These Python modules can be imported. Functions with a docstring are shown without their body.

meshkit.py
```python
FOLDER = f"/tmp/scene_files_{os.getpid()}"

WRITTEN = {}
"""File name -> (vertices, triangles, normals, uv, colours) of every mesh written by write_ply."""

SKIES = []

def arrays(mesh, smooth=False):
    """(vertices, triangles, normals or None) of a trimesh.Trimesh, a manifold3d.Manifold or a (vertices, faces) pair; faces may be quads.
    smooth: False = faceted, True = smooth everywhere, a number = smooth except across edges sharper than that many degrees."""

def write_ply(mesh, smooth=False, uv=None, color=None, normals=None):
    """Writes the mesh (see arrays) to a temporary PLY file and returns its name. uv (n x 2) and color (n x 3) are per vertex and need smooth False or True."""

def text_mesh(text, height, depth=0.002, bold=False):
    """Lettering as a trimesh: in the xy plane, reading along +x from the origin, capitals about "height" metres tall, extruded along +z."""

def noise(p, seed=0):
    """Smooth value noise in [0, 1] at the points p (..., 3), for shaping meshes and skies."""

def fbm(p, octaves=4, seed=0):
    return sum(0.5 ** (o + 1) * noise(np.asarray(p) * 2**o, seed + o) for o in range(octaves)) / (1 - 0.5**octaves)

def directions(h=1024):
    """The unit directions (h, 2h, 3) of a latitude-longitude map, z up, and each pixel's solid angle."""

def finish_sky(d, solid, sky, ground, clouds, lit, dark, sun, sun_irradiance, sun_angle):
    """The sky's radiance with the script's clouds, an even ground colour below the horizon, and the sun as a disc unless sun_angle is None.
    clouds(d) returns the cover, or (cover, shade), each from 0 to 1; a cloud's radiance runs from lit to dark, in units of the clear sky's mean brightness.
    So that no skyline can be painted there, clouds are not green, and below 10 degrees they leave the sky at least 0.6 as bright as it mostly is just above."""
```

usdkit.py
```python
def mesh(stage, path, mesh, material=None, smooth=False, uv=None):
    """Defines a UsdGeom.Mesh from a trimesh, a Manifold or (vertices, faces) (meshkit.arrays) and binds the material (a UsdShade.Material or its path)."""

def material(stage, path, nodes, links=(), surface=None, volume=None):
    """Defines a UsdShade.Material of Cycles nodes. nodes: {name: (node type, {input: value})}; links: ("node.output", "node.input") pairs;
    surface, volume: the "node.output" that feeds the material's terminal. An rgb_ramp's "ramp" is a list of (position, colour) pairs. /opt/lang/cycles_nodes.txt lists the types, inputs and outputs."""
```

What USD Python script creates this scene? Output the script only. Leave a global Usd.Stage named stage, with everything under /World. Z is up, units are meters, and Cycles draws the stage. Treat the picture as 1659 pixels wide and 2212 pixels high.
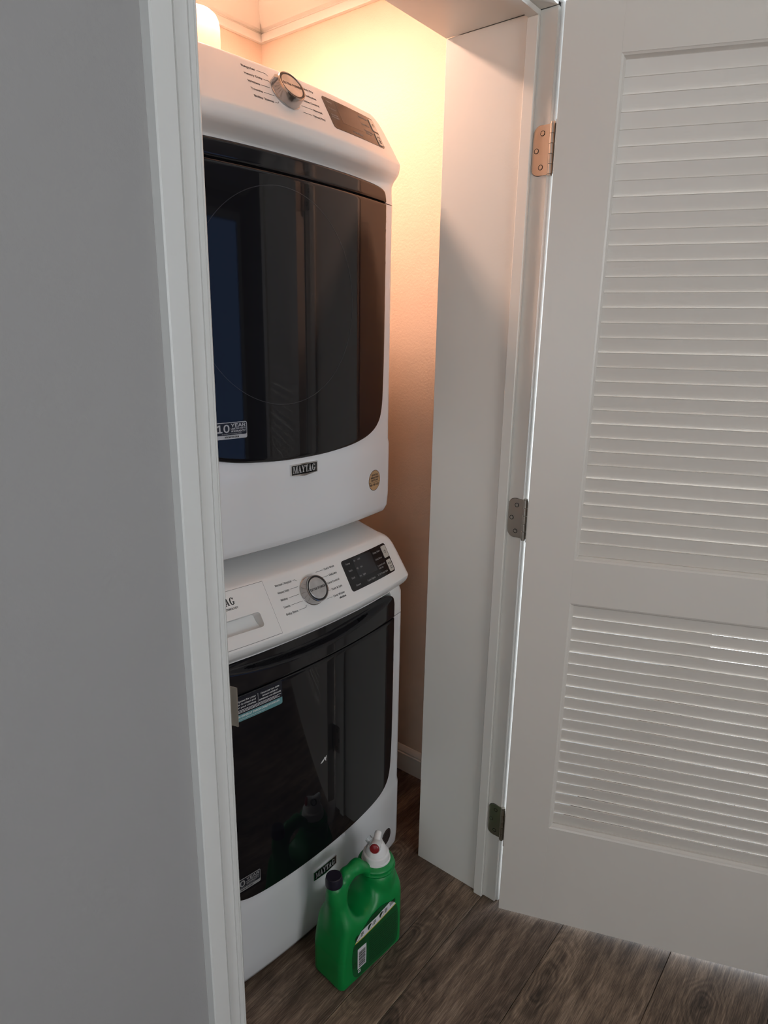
import math, random
import numpy as np, trimesh, usdkit, meshkit
import manifold3d as m3
from manifold3d import Manifold
from shapely.geometry import Polygon, Point, box as sbox, LineString
from shapely.ops import unary_union
from shapely import affinity
from scipy.spatial import cKDTree
from pxr import Usd, UsdGeom, UsdLux, UsdShade, Gf, Sdf

random.seed(7)
RNG = np.random.default_rng(7)
stage = Usd.Stage.CreateInMemory()
UsdGeom.SetStageUpAxis(stage, UsdGeom.Tokens.z)
UsdGeom.SetStageMetersPerUnit(stage, 1.0)
UsdGeom.Xform.Define(stage, '/World')
UsdGeom.Scope.Define(stage, '/World/Looks')

# ------------------------------------------------------------------ camera
EXPOSURE = 0.0
cam = UsdGeom.Camera.Define(stage, '/World/camera')
CP = np.array([-1.3003, -0.6477, 1.4363])
yaw, pitch, roll = np.radians([51.3108, -14.9423, 0.9255])
FW = np.array([math.sin(yaw) * math.cos(pitch), math.cos(yaw) * math.cos(pitch), math.sin(pitch)])
RT0 = np.array([math.cos(yaw), -math.sin(yaw), 0.0])
UP0 = np.cross(RT0, FW)
RT = math.cos(roll) * RT0 + math.sin(roll) * UP0
UP = -math.sin(roll) * RT0 + math.cos(roll) * UP0
cam.AddTransformOp().Set(Gf.Matrix4d(*RT, 0, *UP, 0, *(-FW), 0, *CP, 1))
cam.CreateHorizontalApertureAttr(36.0)
cam.CreateVerticalApertureAttr(48.0)
cam.CreateFocalLengthAttr(36.0 * 1428.66 / 1659)
cam.CreateClippingRangeAttr(Gf.Vec2f(0.05, 100))
cam.CreateExposureAttr(EXPOSURE)

# ------------------------------------------------------------------ lights
SKY_STRENGTH = 1.0
def rect_light(name, pos, target, w, h, intensity, color):
    l = UsdLux.RectLight.Define(stage, '/World/' + name)
    z = np.array(pos, float) - np.array(target, float); z /= np.linalg.norm(z)
    x = np.cross([0, 0, 1], z); x /= np.linalg.norm(x)
    y = np.cross(z, x)
    l.AddTransformOp().Set(Gf.Matrix4d(*x, 0, *y, 0, *z, 0, *pos, 1))
    l.CreateWidthAttr(w); l.CreateHeightAttr(h)
    l.CreateIntensityAttr(intensity); l.CreateColorAttr(Gf.Vec3f(*color))
    return l
# daylight through the room's window (behind and left of the camera) and its glazed patio door (right), plus added rear fills
rect_light('window_daylight', (-3.14, -1.25, 1.45), (0, -1.25, 1.45), 1.6, 1.3, 0.9, (1.0, 0.92, 0.82))
rect_light('rear_window_daylight', (-1.3, -3.54, 1.82), (-1.3, 0, 1.82), 1.3, 0.9, 9.0, (1.0, 0.985, 0.97))  # added fill from behind, brightens the fronts facing the camera side
rect_light('patio_daylight', (1.74, -0.70, 1.08), (0, -0.70, 1.08), 1.18, 2.0, 16.0, (0.80, 0.90, 1.0))
rect_light('back_window_daylight', (1.05, -3.54, 1.30), (1.05, 0, 1.30), 0.9, 2.0, 1.2, (0.80, 0.90, 1.0))  # added light at the unseen opening mirrored blue in the dryer door
LAMP = (-0.24, 0.76, 2.36)
LAMP_STRENGTH = 550.0
LAMP_COLOR = (1.0, 0.63, 0.48)

# ------------------------------------------------------------------ materials
def mat(name, nodes, links=(), surface='p.BSDF'):
    return usdkit.material(stage, '/World/Looks/' + name, nodes, links, surface=surface)
def plain(name, color, rough=0.5, metal=0.0, **kw):
    return mat(name, {'p': ('principled_bsdf', dict(base_color=color, roughness=rough, metallic=metal, **kw))})
def painted(name, color, rough, scale, dist, strength=0.35, mottling=0.04):
    c2 = tuple(c * (1 - mottling) for c in color)
    return mat(name, {
        'tc': ('texture_coordinate', {}),
        'n': ('noise_texture', dict(scale=scale, detail=3.0, roughness=0.55)),
        'n2': ('noise_texture', dict(scale=3.0, detail=4.0)),
        'r': ('rgb_ramp', {'ramp': [(0.3, c2), (0.7, color)]}),
        'b': ('bump', dict(strength=strength, distance=dist)),
        'p': ('principled_bsdf', dict(roughness=rough))},
        [('tc.object', 'n.vector'), ('tc.object', 'n2.vector'), ('n2.fac', 'r.fac'), ('r.color', 'p.base_color'),
         ('n.fac', 'b.height'), ('b.normal', 'p.normal')])

M = {}
M['wall'] = painted('wall_paint', (0.345, 0.338, 0.335), 0.75, 160, 0.0012)
M['closet_wall'] = painted('closet_wall_paint', (0.68, 0.545, 0.43), 0.6, 150, 0.0016, 0.5)
M['ceiling'] = painted('ceiling_paint', (0.62, 0.59, 0.54), 0.85, 120, 0.001)
M['trim'] = painted('trim_paint', (0.70, 0.70, 0.68), 0.33, 260, 0.0004, 0.25, 0.02)
M['jamb'] = painted('jamb_paint', (0.74, 0.72, 0.67), 0.35, 220, 0.0005, 0.25, 0.02)
M['door'] = painted('door_paint', (0.665, 0.615, 0.56), 0.36, 240, 0.0004, 0.25, 0.02)
M['enamel'] = plain('white_enamel', (0.78, 0.79, 0.81), 0.16, coat_weight=0.3, coat_roughness=0.05)
M['console'] = plain('console_plastic', (0.80, 0.80, 0.79), 0.28)
M['black_glass'] = plain('black_glass', (0.006, 0.006, 0.008), 0.035, ior=1.5)
M['black_gloss'] = plain('black_gloss_plastic', (0.008, 0.008, 0.010), 0.06)
M['gap'] = plain('dark_gap', (0.01, 0.01, 0.01), 0.8)
M['ring'] = plain('glass_ring', (0.035, 0.035, 0.04), 0.06)
M['chrome'] = plain('chrome', (0.80, 0.80, 0.82), 0.09, 1.0)
M['dial_metal'] = plain('dial_metal', (0.46, 0.44, 0.43), 0.16, 1.0)
M['brushed'] = mat('brushed_metal', {
    'tc': ('texture_coordinate', {}), 'n': ('noise_texture', dict(scale=30.0, detail=2.0)),
    'r': ('rgb_ramp', {'ramp': [(0.35, (0.50, 0.50, 0.50)), (0.65, (0.66, 0.66, 0.66))]}),
    'p': ('principled_bsdf', dict(metallic=0.75, roughness=0.33))},
    [('tc.object', 'n.vector'), ('n.fac', 'r.fac'), ('r.color', 'p.base_color')])
M['nickel'] = plain('satin_nickel', (0.50, 0.46, 0.41), 0.36, 1.0)
M['screw'] = plain('screw_metal', (0.62, 0.58, 0.52), 0.30, 1.0)
M['ink'] = plain('black_ink', (0.02, 0.02, 0.02), 0.5)
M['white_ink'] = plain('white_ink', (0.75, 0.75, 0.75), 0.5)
M['grey_ink'] = plain('grey_ink', (0.30, 0.30, 0.30), 0.5)
M['silver_ink'] = plain('silver_ink', (0.55, 0.55, 0.56), 0.35, 0.4)
M['display'] = plain('display_glass', (0.010, 0.010, 0.012), 0.10)
M['lcd'] = plain('lcd_glass', (0.022, 0.022, 0.026), 0.12)
M['button'] = plain('button_grey', (0.52, 0.50, 0.46), 0.35)
M['sticker_black'] = plain('sticker_black', (0.012, 0.014, 0.022), 0.30)
M['sticker_teal'] = plain('sticker_teal', (0.13, 0.30, 0.32), 0.45)
M['sticker_tan'] = plain('sticker_tan', (0.50, 0.33, 0.18), 0.5)
M['sticker_brown'] = plain('sticker_brown', (0.055, 0.040, 0.038), 0.4)
M['jug'] = mat('green_plastic', {
    'tc': ('texture_coordinate', {}), 'n': ('noise_texture', dict(scale=900.0, detail=2.0)),
    'b': ('bump', dict(strength=0.25, distance=0.0005)),
    'p': ('principled_bsdf', dict(base_color=(0.000, 0.225, 0.045), roughness=0.38, subsurface_weight=0.05, subsurface_radius=(0.3, 1.0, 0.4), subsurface_scale=0.004))},
    [('tc.object', 'n.vector'), ('n.fac', 'b.height'), ('b.normal', 'p.normal')])
M['jug_label'] = plain('jug_label_green', (0.003, 0.085, 0.022), 0.35)
M['jug_print'] = plain('jug_print_dark', (0.001, 0.028, 0.008), 0.4)
M['paper'] = plain('label_white', (0.70, 0.69, 0.72), 0.45)
M['yellow'] = plain('label_yellow', (0.60, 0.52, 0.03), 0.45)
M['cap_black'] = plain('cap_dark', (0.008, 0.007, 0.018), 0.42)
M['cap_white'] = plain('cap_white', (0.72, 0.71, 0.70), 0.35, subsurface_weight=0.1, subsurface_radius=(1, 1, 1), subsurface_scale=0.003)
M['cap_clear'] = plain('cap_clear', (0.9, 0.92, 0.93), 0.08, transmission_weight=0.9, ior=1.4)
M['red'] = plain('button_red', (0.22, 0.008, 0.012), 0.35)
M['jar'] = plain('jar_white', (0.56, 0.53, 0.46), 0.22, subsurface_weight=0.6, subsurface_radius=(1, 0.9, 0.7), subsurface_scale=0.03)
M['lamp_glow'] = mat('lamp_glow', {'e': ('emission', dict(color=LAMP_COLOR, strength=LAMP_STRENGTH))}, surface='e.emission')
M['pane'] = mat('window_pane', {'t': ('transparent_bsdf', {}), 'g': ('glossy_bsdf', dict(roughness=0.02)), 'f': ('fresnel', dict(IOR=1.45)), 'm': ('mix_closure', {})},
                [('f.fac', 'm.fac'), ('t.BSDF', 'm.closure1'), ('g.BSDF', 'm.closure2')], surface='m.closure')

M['tinted_pane'] = mat('tinted_pane', {'t': ('transparent_bsdf', dict(color=(0.20, 0.25, 0.34))), 'g': ('glossy_bsdf', dict(roughness=0.02)), 'f': ('fresnel', dict(IOR=1.45)), 'm': ('mix_closure', {})},  # tint added to dim the sky mirrored in the dryer door
                [('f.fac', 'm.fac'), ('t.BSDF', 'm.closure1'), ('g.BSDF', 'm.closure2')], surface='m.closure')
def plank_material(name, light, dark, tint):
    return mat(name, {
        'tc': ('texture_coordinate', {}), 'oi': ('object_info', {}),
        'off': ('combine_xyz', {}),
        'mul': ('math', dict(math_type='multiply', value2=37.0)),
        'mul2': ('math', dict(math_type='multiply', value2=11.0)),
        'add': ('vector_math', dict(math_type='add')),
        'mg': ('mapping', dict(scale=(6.0, 120.0, 10.0))),
        'mf': ('mapping', dict(scale=(22.0, 420.0, 10.0))),
        'mb': ('mapping', dict(scale=(4.5, 11.0, 1.0))),
        'mk': ('mapping', dict(scale=(1.0, 3.6, 1.0))),
        'nb': ('noise_texture', dict(scale=1.0, detail=4.0, roughness=0.6, distortion=0.6)),
        'ng': ('noise_texture', dict(scale=1.0, detail=6.0, roughness=0.65, distortion=0.3)),
        'nf': ('noise_texture', dict(scale=1.0, detail=3.0, roughness=0.7)),
        'wv': ('wave_texture', dict(wave_type='bands', bands_direction='y', profile='sine', scale=2.2, distortion=11.0, detail=3.0, detail_scale=1.4, detail_roughness=0.6)),
        'm1': ('mix_float', dict(fac=0.34)), 'm2': ('mix_float', dict(fac=0.42)), 'm3': ('mix_float', dict(fac=0.05)),
        'mv': ('mapping', dict(scale=(1.5, 5.5, 1.0))), 'dis': ('vector_math', dict(math_type='scale', scale=0.35)), 'va': ('vector_math', dict(math_type='add')),
        'nd': ('noise_texture', dict(scale=9.0, detail=2.0)),
        'vo': ('voronoi_texture', dict(dimensions='2D', feature='f1', scale=1.0)),
        'ka': ('map_range', dict(range_type='smoothstep', from_min=0.03, from_max=0.15, to_min=0.045, to_max=0.0, clamp=True)),
        'kb': ('map_range', dict(range_type='smoothstep', from_min=0.10, from_max=0.42, to_min=0.032, to_max=0.0, clamp=True)),
        'kf': ('math', dict(math_type='multiply', value2=120.0)), 'ks': ('math', dict(math_type='sine')), 'kr': ('math', dict(math_type='multiply')),
        'f1': ('math', dict(math_type='subtract')), 'f2': ('math', dict(math_type='add')),
        'r': ('rgb_ramp', {'ramp': [(0.37, dark), (0.46, tuple(0.55 * a + 0.45 * b for a, b in zip(dark, tint))), (0.53, tint), (0.64, light)]}),
        'ro': ('map_range', dict(from_min=0.3, from_max=0.7, to_min=0.42, to_max=0.62)),
        'b': ('bump', dict(strength=0.35, distance=0.0010)),
        'p': ('principled_bsdf', dict(specular_ior_level=0.35))},
        [('oi.random', 'mul.value1'), ('oi.random', 'mul2.value1'), ('mul.value', 'off.x'), ('mul2.value', 'off.y'), ('tc.object', 'add.vector1'), ('off.vector', 'add.vector2')]
        + [('add.vector', k + '.vector') for k in ('mg', 'mf', 'mb', 'mk')]
        + [('mg.vector', 'ng.vector'), ('mf.vector', 'nf.vector'), ('mb.vector', 'nb.vector'), ('mk.vector', 'wv.vector'),
           ('nb.fac', 'm1.a'), ('ng.fac', 'm1.b'), ('m1.result', 'm2.a'), ('nf.fac', 'm2.b'), ('m2.result', 'm3.a'), ('wv.fac', 'm3.b'),
           ('add.vector', 'mv.vector'), ('add.vector', 'nd.vector'), ('nd.color', 'dis.vector1'), ('mv.vector', 'va.vector1'), ('dis.vector', 'va.vector2'), ('va.vector', 'vo.vector'),
           ('vo.distance', 'ka.value'), ('vo.distance', 'kb.value'), ('vo.distance', 'kf.value1'), ('kf.value', 'ks.value1'), ('ks.value', 'kr.value1'), ('kb.result', 'kr.value2'),
           ('m3.result', 'f1.value1'), ('ka.result', 'f1.value2'), ('f1.value', 'f2.value1'), ('kr.value', 'f2.value2'), ('f2.value', 'r.fac'),
           ('r.color', 'p.base_color'), ('ng.fac', 'ro.value'), ('ro.result', 'p.roughness'), ('m2.result', 'b.height'), ('b.normal', 'p.normal')])
PLANKS = [plank_material('plank_a', (0.340, 0.255, 0.190), (0.036, 0.025, 0.019), (0.170, 0.117, 0.084)),
          plank_material('plank_b', (0.300, 0.226, 0.172), (0.031, 0.022, 0.018), (0.140, 0.099, 0.074)),
          plank_material('plank_c', (0.370, 0.270, 0.195), (0.043, 0.029, 0.021), (0.190, 0.132, 0.092))]

# ------------------------------------------------------------------ prim helpers
USED = {}
def path_for(name, parent):
    base = (parent.GetPath().pathString if parent is not None else '/World') + '/' + name
    k = USED.get(base, -1) + 1; USED[base] = k
    return base if k == 0 else f'{base}_{k:03d}'
def props(prim, label=None, cat=None, group=None, kind=None):
    for k, v in (('label', label), ('category', cat), ('group', group), ('kind', kind)):
        if v: prim.SetCustomDataByKey(k, v)
    return prim
def obj(name, mesh, m, parent=None, smooth=30, **kw):
    return props(usdkit.mesh(stage, path_for(name, parent), mesh, M[m] if isinstance(m, str) else m, smooth=smooth).GetPrim(), **kw)
def thing(name, loc=(0, 0, 0), rot=0.0, label=None, cat=None, group=None, kind=None):
    x = UsdGeom.Xform.Define(stage, path_for(name, None))
    x.AddTranslateOp().Set(Gf.Vec3d(*loc))
    if rot: x.AddRotateZOp().Set(rot)
    return props(x.GetPrim(), label, cat, group, kind)

# ------------------------------------------------------------------ mesh helpers
def box(x0, x1, y0, y1, z0, z1, c=0.0):
    """Box, with chamfered edges when c > 0 (convex hull)."""
    if c <= 0:
        return trimesh.creation.box(bounds=[[x0, y0, z0], [x1, y1, z1]])
    P = []
    for sx in (0, 1):
        for sy in (0, 1):
            for sz in (0, 1):
                p = np.array([(x0, x1)[sx], (y0, y1)[sy], (z0, z1)[sz]])
                d = np.array([c if sx == 0 else -c, c if sy == 0 else -c, c if sz == 0 else -c])
                for k in range(3):
                    q = p + d; q[k] = p[k]; P.append(q)
    return trimesh.convex.convex_hull(np.array(P))
def join(*ms):
    ms = [a for x in ms for a in (x if isinstance(x, (list, tuple)) else [x])]
    return trimesh.util.concatenate([tri(a) for a in ms])
def tri(m):
    if isinstance(m, Manifold):
        a = m.to_mesh(); return trimesh.Trimesh(np.array(a.vert_properties[:, :3], float), np.array(a.tri_verts), process=False)
    return m
def mani(t):
    t = trimesh.Trimesh(t.vertices, t.faces, process=True)
    return Manifold(m3.Mesh(np.asarray(t.vertices, np.float32), np.asarray(t.faces, np.uint32)))
def mbox(x0, x1, y0, y1, z0, z1):
    return Manifold.cube((x1 - x0, y1 - y0, z1 - z0)).translate((x0, y0, z0))
def loft(rings, cap=True):
    rings = [np.asarray(r, float) for r in rings]; n = len(rings[0]); V = np.vstack(rings); F = []
    idx = np.arange(n); nx = (idx + 1) % n
    for i in range(len(rings) - 1):
        a, b = i * n, (i + 1) * n
        F.append(np.stack([a + idx, a + nx, b + nx], 1)); F.append(np.stack([a + idx, b + nx, b + idx], 1))
    F = np.vstack(F)
    if cap:
        for ring, flip in ((0, True), (len(rings) - 1, False)):
            c = len(V); V = np.vstack([V, rings[ring].mean(0)[None]]); b = ring * n
            f = np.stack([b + idx, b + nx, np.full(n, c)], 1)
            F = np.vstack([F, f[:, ::-1] if flip else f])
    return trimesh.Trimesh(V, F, process=False)
def prism(profile, axis, a0, a1):
    """Extrude a closed 2-D profile (p, q) along an axis: 'z': (x,y), 'x': (y,z), 'y': (x,z)."""
    p = np.asarray(profile, float)
    def put(t):
        o = np.zeros((len(p), 3))
        if axis == 'z': o[:, 0], o[:, 1], o[:, 2] = p[:, 0], p[:, 1], t
        elif axis == 'x': o[:, 0], o[:, 1], o[:, 2] = t, p[:, 0], p[:, 1]
        else: o[:, 0], o[:, 1], o[:, 2] = p[:, 0], t, p[:, 1]
        return o
    poly = Polygon(p)
    v2, f2 = trimesh.creation.triangulate_polygon(poly, engine='earcut')
    n = len(p); A, B = put(a0), put(a1)
    F = []
    for i in range(n):
        j = (i + 1) % n; F += [[i, j, n + j], [i, n + j, n + i]]
    kd = cKDTree(p); _, m = kd.query(v2)
    for f in f2: F += [[m[f[2]], m[f[1]], m[f[0]]], [n + m[f[0]], n + m[f[1]], n + m[f[2]]]]
    t = trimesh.Trimesh(np.vstack([A, B]), F, process=False)
    if t.volume < 0: t.invert()
    return t
def lathe(prof, n=40, center=(0, 0, 0)):
    prof = np.asarray(prof, float); th = np.linspace(0, 2 * math.pi, n, endpoint=False)
    rings = [np.stack([r * np.cos(th), r * np.sin(th), np.full(n, z)], 1) for r, z in prof]
    t = loft(rings); t.apply_translation(center); return t
def tube_ring(prof, n=40, center=(0, 0, 0)):
    """Lathe of a closed section (open in the middle)."""
    prof = list(prof); prof.append(prof[0]); th = np.linspace(0, 2 * math.pi, n, endpoint=False)
    t = loft([np.stack([r * np.cos(th), r * np.sin(th), np.full(n, z)], 1) for r, z in prof], cap=False)
    if t.volume < 0: t.invert()
    t.apply_translation(center); return t
def align(m, direction, at):
    m = m.copy(); m.apply_transform(trimesh.geometry.align_vectors([0, 0, 1], direction)); m.apply_translation(at); return m
def extr(poly, n0, n1, maxedge=None):
    gs = [g for g in getattr(poly, 'geoms', [poly]) if g.area > 1e-12]
    t = trimesh.util.concatenate([trimesh.creation.extrude_polygon(g, n1 - n0, engine='earcut') for g in gs])
    t.apply_translation([0, 0, n0])
    if maxedge:
        v, f = trimesh.remesh.subdivide_to_size(t.vertices, t.faces, maxedge, max_iter=12); t = trimesh.Trimesh(v, f, process=False)
    return t
def rrect(x0, x1, y0, y1, r, q=5):
    return sbox(x0 + r, y0 + r, x1 - r, y1 - r).buffer(r, quad_segs=q)
def wrap(m, fn):
    v = np.asarray(m.vertices); t = trimesh.Trimesh(fn(v[:, 0], v[:, 1], v[:, 2]), m.faces, process=False); return t
def text(s, h, x=0.0, y=0.0, anchor='l', bold=False, width=None, depth=0.0003, shear=0.0, squeeze=1.0):
    t = meshkit.text_mesh(s, h, depth=depth, bold=bold)
    v = np.array(t.vertices); v[:, 0] += shear * v[:, 1]
    v[:, 0] -= v[:, 0].min()
    w = v[:, 0].max()
    k = (width / w) if width else squeeze
    v[:, 0] *= k; w *= k
    v[:, 0] += x - (w if anchor == 'r' else w / 2 if anchor == 'c' else 0); v[:, 1] += y
    return trimesh.Trimesh(v, t.faces, process=False)
def line(pts, w, depth=0.0003):
    return extr(LineString(pts).buffer(w / 2, cap_style=2, join_style=2), 0, depth)

# ------------------------------------------------------------------ the room shell
ROOM = dict(x0=-3.0, x1=1.6, y0=-3.4, ceil=2.44)
XJ0, XJ1, HS, YIN = -0.812, 0.0, 2.031, 0.237          # closet opening
CX0, CX1, CY1, CC = -1.06, 0.289, 1.143, 2.42          # closet inside
front = mbox(-3.0, 1.6, 0.0, YIN, 0, 2.44) - mbox(XJ0 - 0.012, XJ1 + 0.012, -0.1, 0.4, -0.1, HS + 0.012)
obj('wall_front', tri(front), 'wall', smooth=False, label='plain grey painted wall with the closet doorway cut through it', cat='wall', kind='structure')
left = mbox(-3.12, -3.0, -3.4, YIN, 0, 2.44) - mbox(-3.3, -2.8, -2.05, -0.45, 0.8, 2.1)
obj('wall_left', tri(left), 'wall', smooth=False, label='room wall with a window, behind and left of the viewer', cat='wall', kind='structure')
right = mbox(1.6, 1.72, -3.4, YIN, 0, 2.44) - mbox(1.5, 1.9, -1.30, -0.06, 0.03, 2.08)
obj('wall_right', tri(right), 'wall', smooth=False, label='room wall with a glazed patio door, behind the louvered door', cat='wall', kind='structure')
obj('wall_back', tri(mbox(-3.12, 1.72, -3.52, -3.4, 0, 2.44) - mbox(0.58, 1.52, -3.6, -3.3, 0.28, 2.32) - mbox(-2.0, -0.6, -3.6, -3.3, 1.32, 2.32)), 'wall', smooth=False, label='room wall with openings for two added windows, behind the viewer', cat='wall', kind='structure')
obj('ceiling', box(-3.12, 1.72, -3.52, YIN, 2.44, 2.52), 'ceiling', smooth=False, label='flat white ceiling of the room outside the closet', cat='ceiling', kind='structure')
obj('wall_closet_right', box(CX1, CX1 + 0.1, YIN, CY1 + 0.1, 0, 2.5), 'closet_wall', smooth=False, label='cream textured closet wall right of the stacked machines', cat='wall', kind='structure')
obj('wall_closet_left', box(CX0 - 0.1, CX0, YIN, CY1 + 0.1, 0, 2.5), 'closet_wall', smooth=False, label='cream textured closet wall hidden left of the machines', cat='wall', kind='structure')
obj('wall_closet_back', box(CX0, CX1, CY1, CY1 + 0.1, 0, 2.5), 'closet_wall', smooth=False, label='cream textured closet wall behind the stacked machines', cat='wall', kind='structure')
lin = mbox(CX0, CX1, YIN, YIN + 0.012, 0, 2.5) - mbox(XJ0 - 0.02, XJ1 + 0.02, 0, 0.4, -0.1, HS + 0.02)
obj('wall_closet_front', tri(lin), 'closet_wall', smooth=False, label='cream closet side of the doorway wall', cat='wall', kind='structure')
obj('ceiling_closet', box(CX0 - 0.1, CX1 + 0.1, YIN, CY1 + 0.1, CC, CC + 0.08), 'ceiling', smooth=False, label='low closet ceiling with crown moulding round it', cat='ceiling', kind='structure')

# floor: single planks along x
floor = thing('floor', label='dark weathered brown wood plank floor', cat='floor', kind='structure')
obj('underlay', box(-3.12, 1.72, -3.52, CY1 + 0.1, -0.05, -0.0085), 'gap', floor, smooth=False)
seams = [-3.4, -3.2, -2.98, -2.85, -2.62, -2.43, -2.2, -2.05, -1.82, -1.60, -1.46, -1.23, -1.02, -0.80, -0.62, -0.405, -0.17, 0.035, 0.125, 0.33, 0.44, 0.655, 0.86, 0.98, 1.143]
for i, (a, b) in enumerate(zip(seams[:-1], seams[1:])):
    cuts = [-3.0] + [-1.75 + 0.23 * ((i * 5) % 4) - 0.9, -0.95 - 0.12 * ((i * 3) % 4), 0.62 + 0.11 * ((i * 7) % 5)] + [1.6]
    for j, (p, q) in enumerate(zip(cuts[:-1], cuts[1:])):
        obj('plank', box(p + 0.0004, q - 0.0004, a + 0.0005, b - 0.0005, -0.008, 0.0, 0.0009), PLANKS[2 if a == 0.035 else 0 if a == -0.17 else (i * 2 + j * 3 + (i // 3)) % 3], floor, smooth=False)

# ------------------------------------------------------------------ doorway trim
def casing_profile(x_out, x_in):
    """Moulded casing section in (x, y): outer edge at x_out, inner edge at x_in, face towards -y."""
    s = [(0.0, 0.0), (0.0, 0.0145), (0.0015, 0.0165), (0.012, 0.0168), (0.0245, 0.0166), (0.0253, 0.0138), (0.0268, 0.0136), (0.0276, 0.0156),
         (0.0330, 0.0136), (0.0390, 0.0122), (0.0450, 0.0124), (0.0455, 0.0104), (0.0468, 0.0104), (0.0476, 0.0122),
         (0.0535, 0.0116), (0.0542, 0.0092), (0.0552, 0.0102), (0.0570, 0.0104), (0.0590, 0.0090), (0.0605, 0.0060), (0.0607, 0.0)]
    k = (x_in - x_out) / 0.0607
    return [(x_out + u * k, -d) for u, d in s]
obj('trim_1', prism(casing_profile(-0.8781, -0.8172), 'z', 0.0, HS + 0.005), 'trim', label='grooved white door casing left of the closet opening', cat='door casing', kind='structure')
thin = [(0.0085 + u, -d) for u, d in ((0.0, 0.0), (0.0, 0.0030), (0.0015, 0.0045), (0.0040, 0.0052), (0.0060, 0.0054), (0.0068, 0.0046), (0.0076, 0.0054), (0.0150, 0.0070), (0.0240, 0.0100), (0.0330, 0.0125), (0.0450, 0.0140), (0.0590, 0.0145), (0.0600, 0.0135), (0.0600, 0.0))]
obj('trim_2', prism(thin, 'z', 0.0, HS + 0.005), 'trim', label='grooved white door casing behind the hinges of the louvered door', cat='door casing', kind='structure')
hp = [(y, z) for z, y in casing_profile(HS + 0.0655, HS + 0.0048)]
obj('trim_3', prism(hp, 'x', -0.8781, 0.0655), 'trim', label='grooved white door casing over the closet opening', cat='door casing', kind='structure')
jl = thing('trim_4', label='white painted left jamb of the closet opening with a metal strike plate', cat='door jamb', kind='structure')
obj('jamb_board', box(XJ0 - 0.012, XJ0, 0.0, YIN + 0.012, 0, HS, 0.0012), 'jamb', jl)
obj('door_stop', box(XJ0, XJ0 + 0.010, 0.0347, 0.0591, 0, HS - 0.010, 0.0015), 'jamb', jl)
th = np.linspace(0, 1, 10)
lip_o = [(-0.8117, 0.030), (-0.8117, 0.0)] + [(-0.8117 + 0.0030 * math.sin(t * 1.3), 0.0 - 0.010 * t) for t in th[1:]]
lip = LineString(lip_o).buffer(0.0009, cap_style=2)
lp = prism(list(lip.exterior.coords)[:-1], 'z', 0.926, 0.984)
obj('strike_plate', lp, 'nickel', jl, label='metal strike plate lip on the left jamb')
jr = thing('trim_5', label='wide white painted hinge jamb between closet wall and louvered door', cat='door jamb', kind='structure')
obj('jamb_board', box(XJ1, XJ1 + 0.012, 0.0, YIN + 0.012, 0.0, HS, 0.0012), 'jamb', jr)
obj('door_stop', box(XJ1 - 0.010, XJ1, 0.0347, 0.0591, 0.0, HS - 0.010, 0.0015), 'jamb', jr)
jh = thing('trim_6', label='white painted head jamb across the top of the closet opening', cat='door jamb', kind='structure')
obj('jamb_board', box(XJ0, XJ1, 0.0, YIN + 0.012, HS, HS + 0.012, 0.0012), 'jamb', jh)
obj('door_stop', box(XJ0 + 0.0, XJ1 - 0.0, 0.0347, 0.0591, HS - 0.010, HS, 0.0015), 'jamb', jh)

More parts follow.
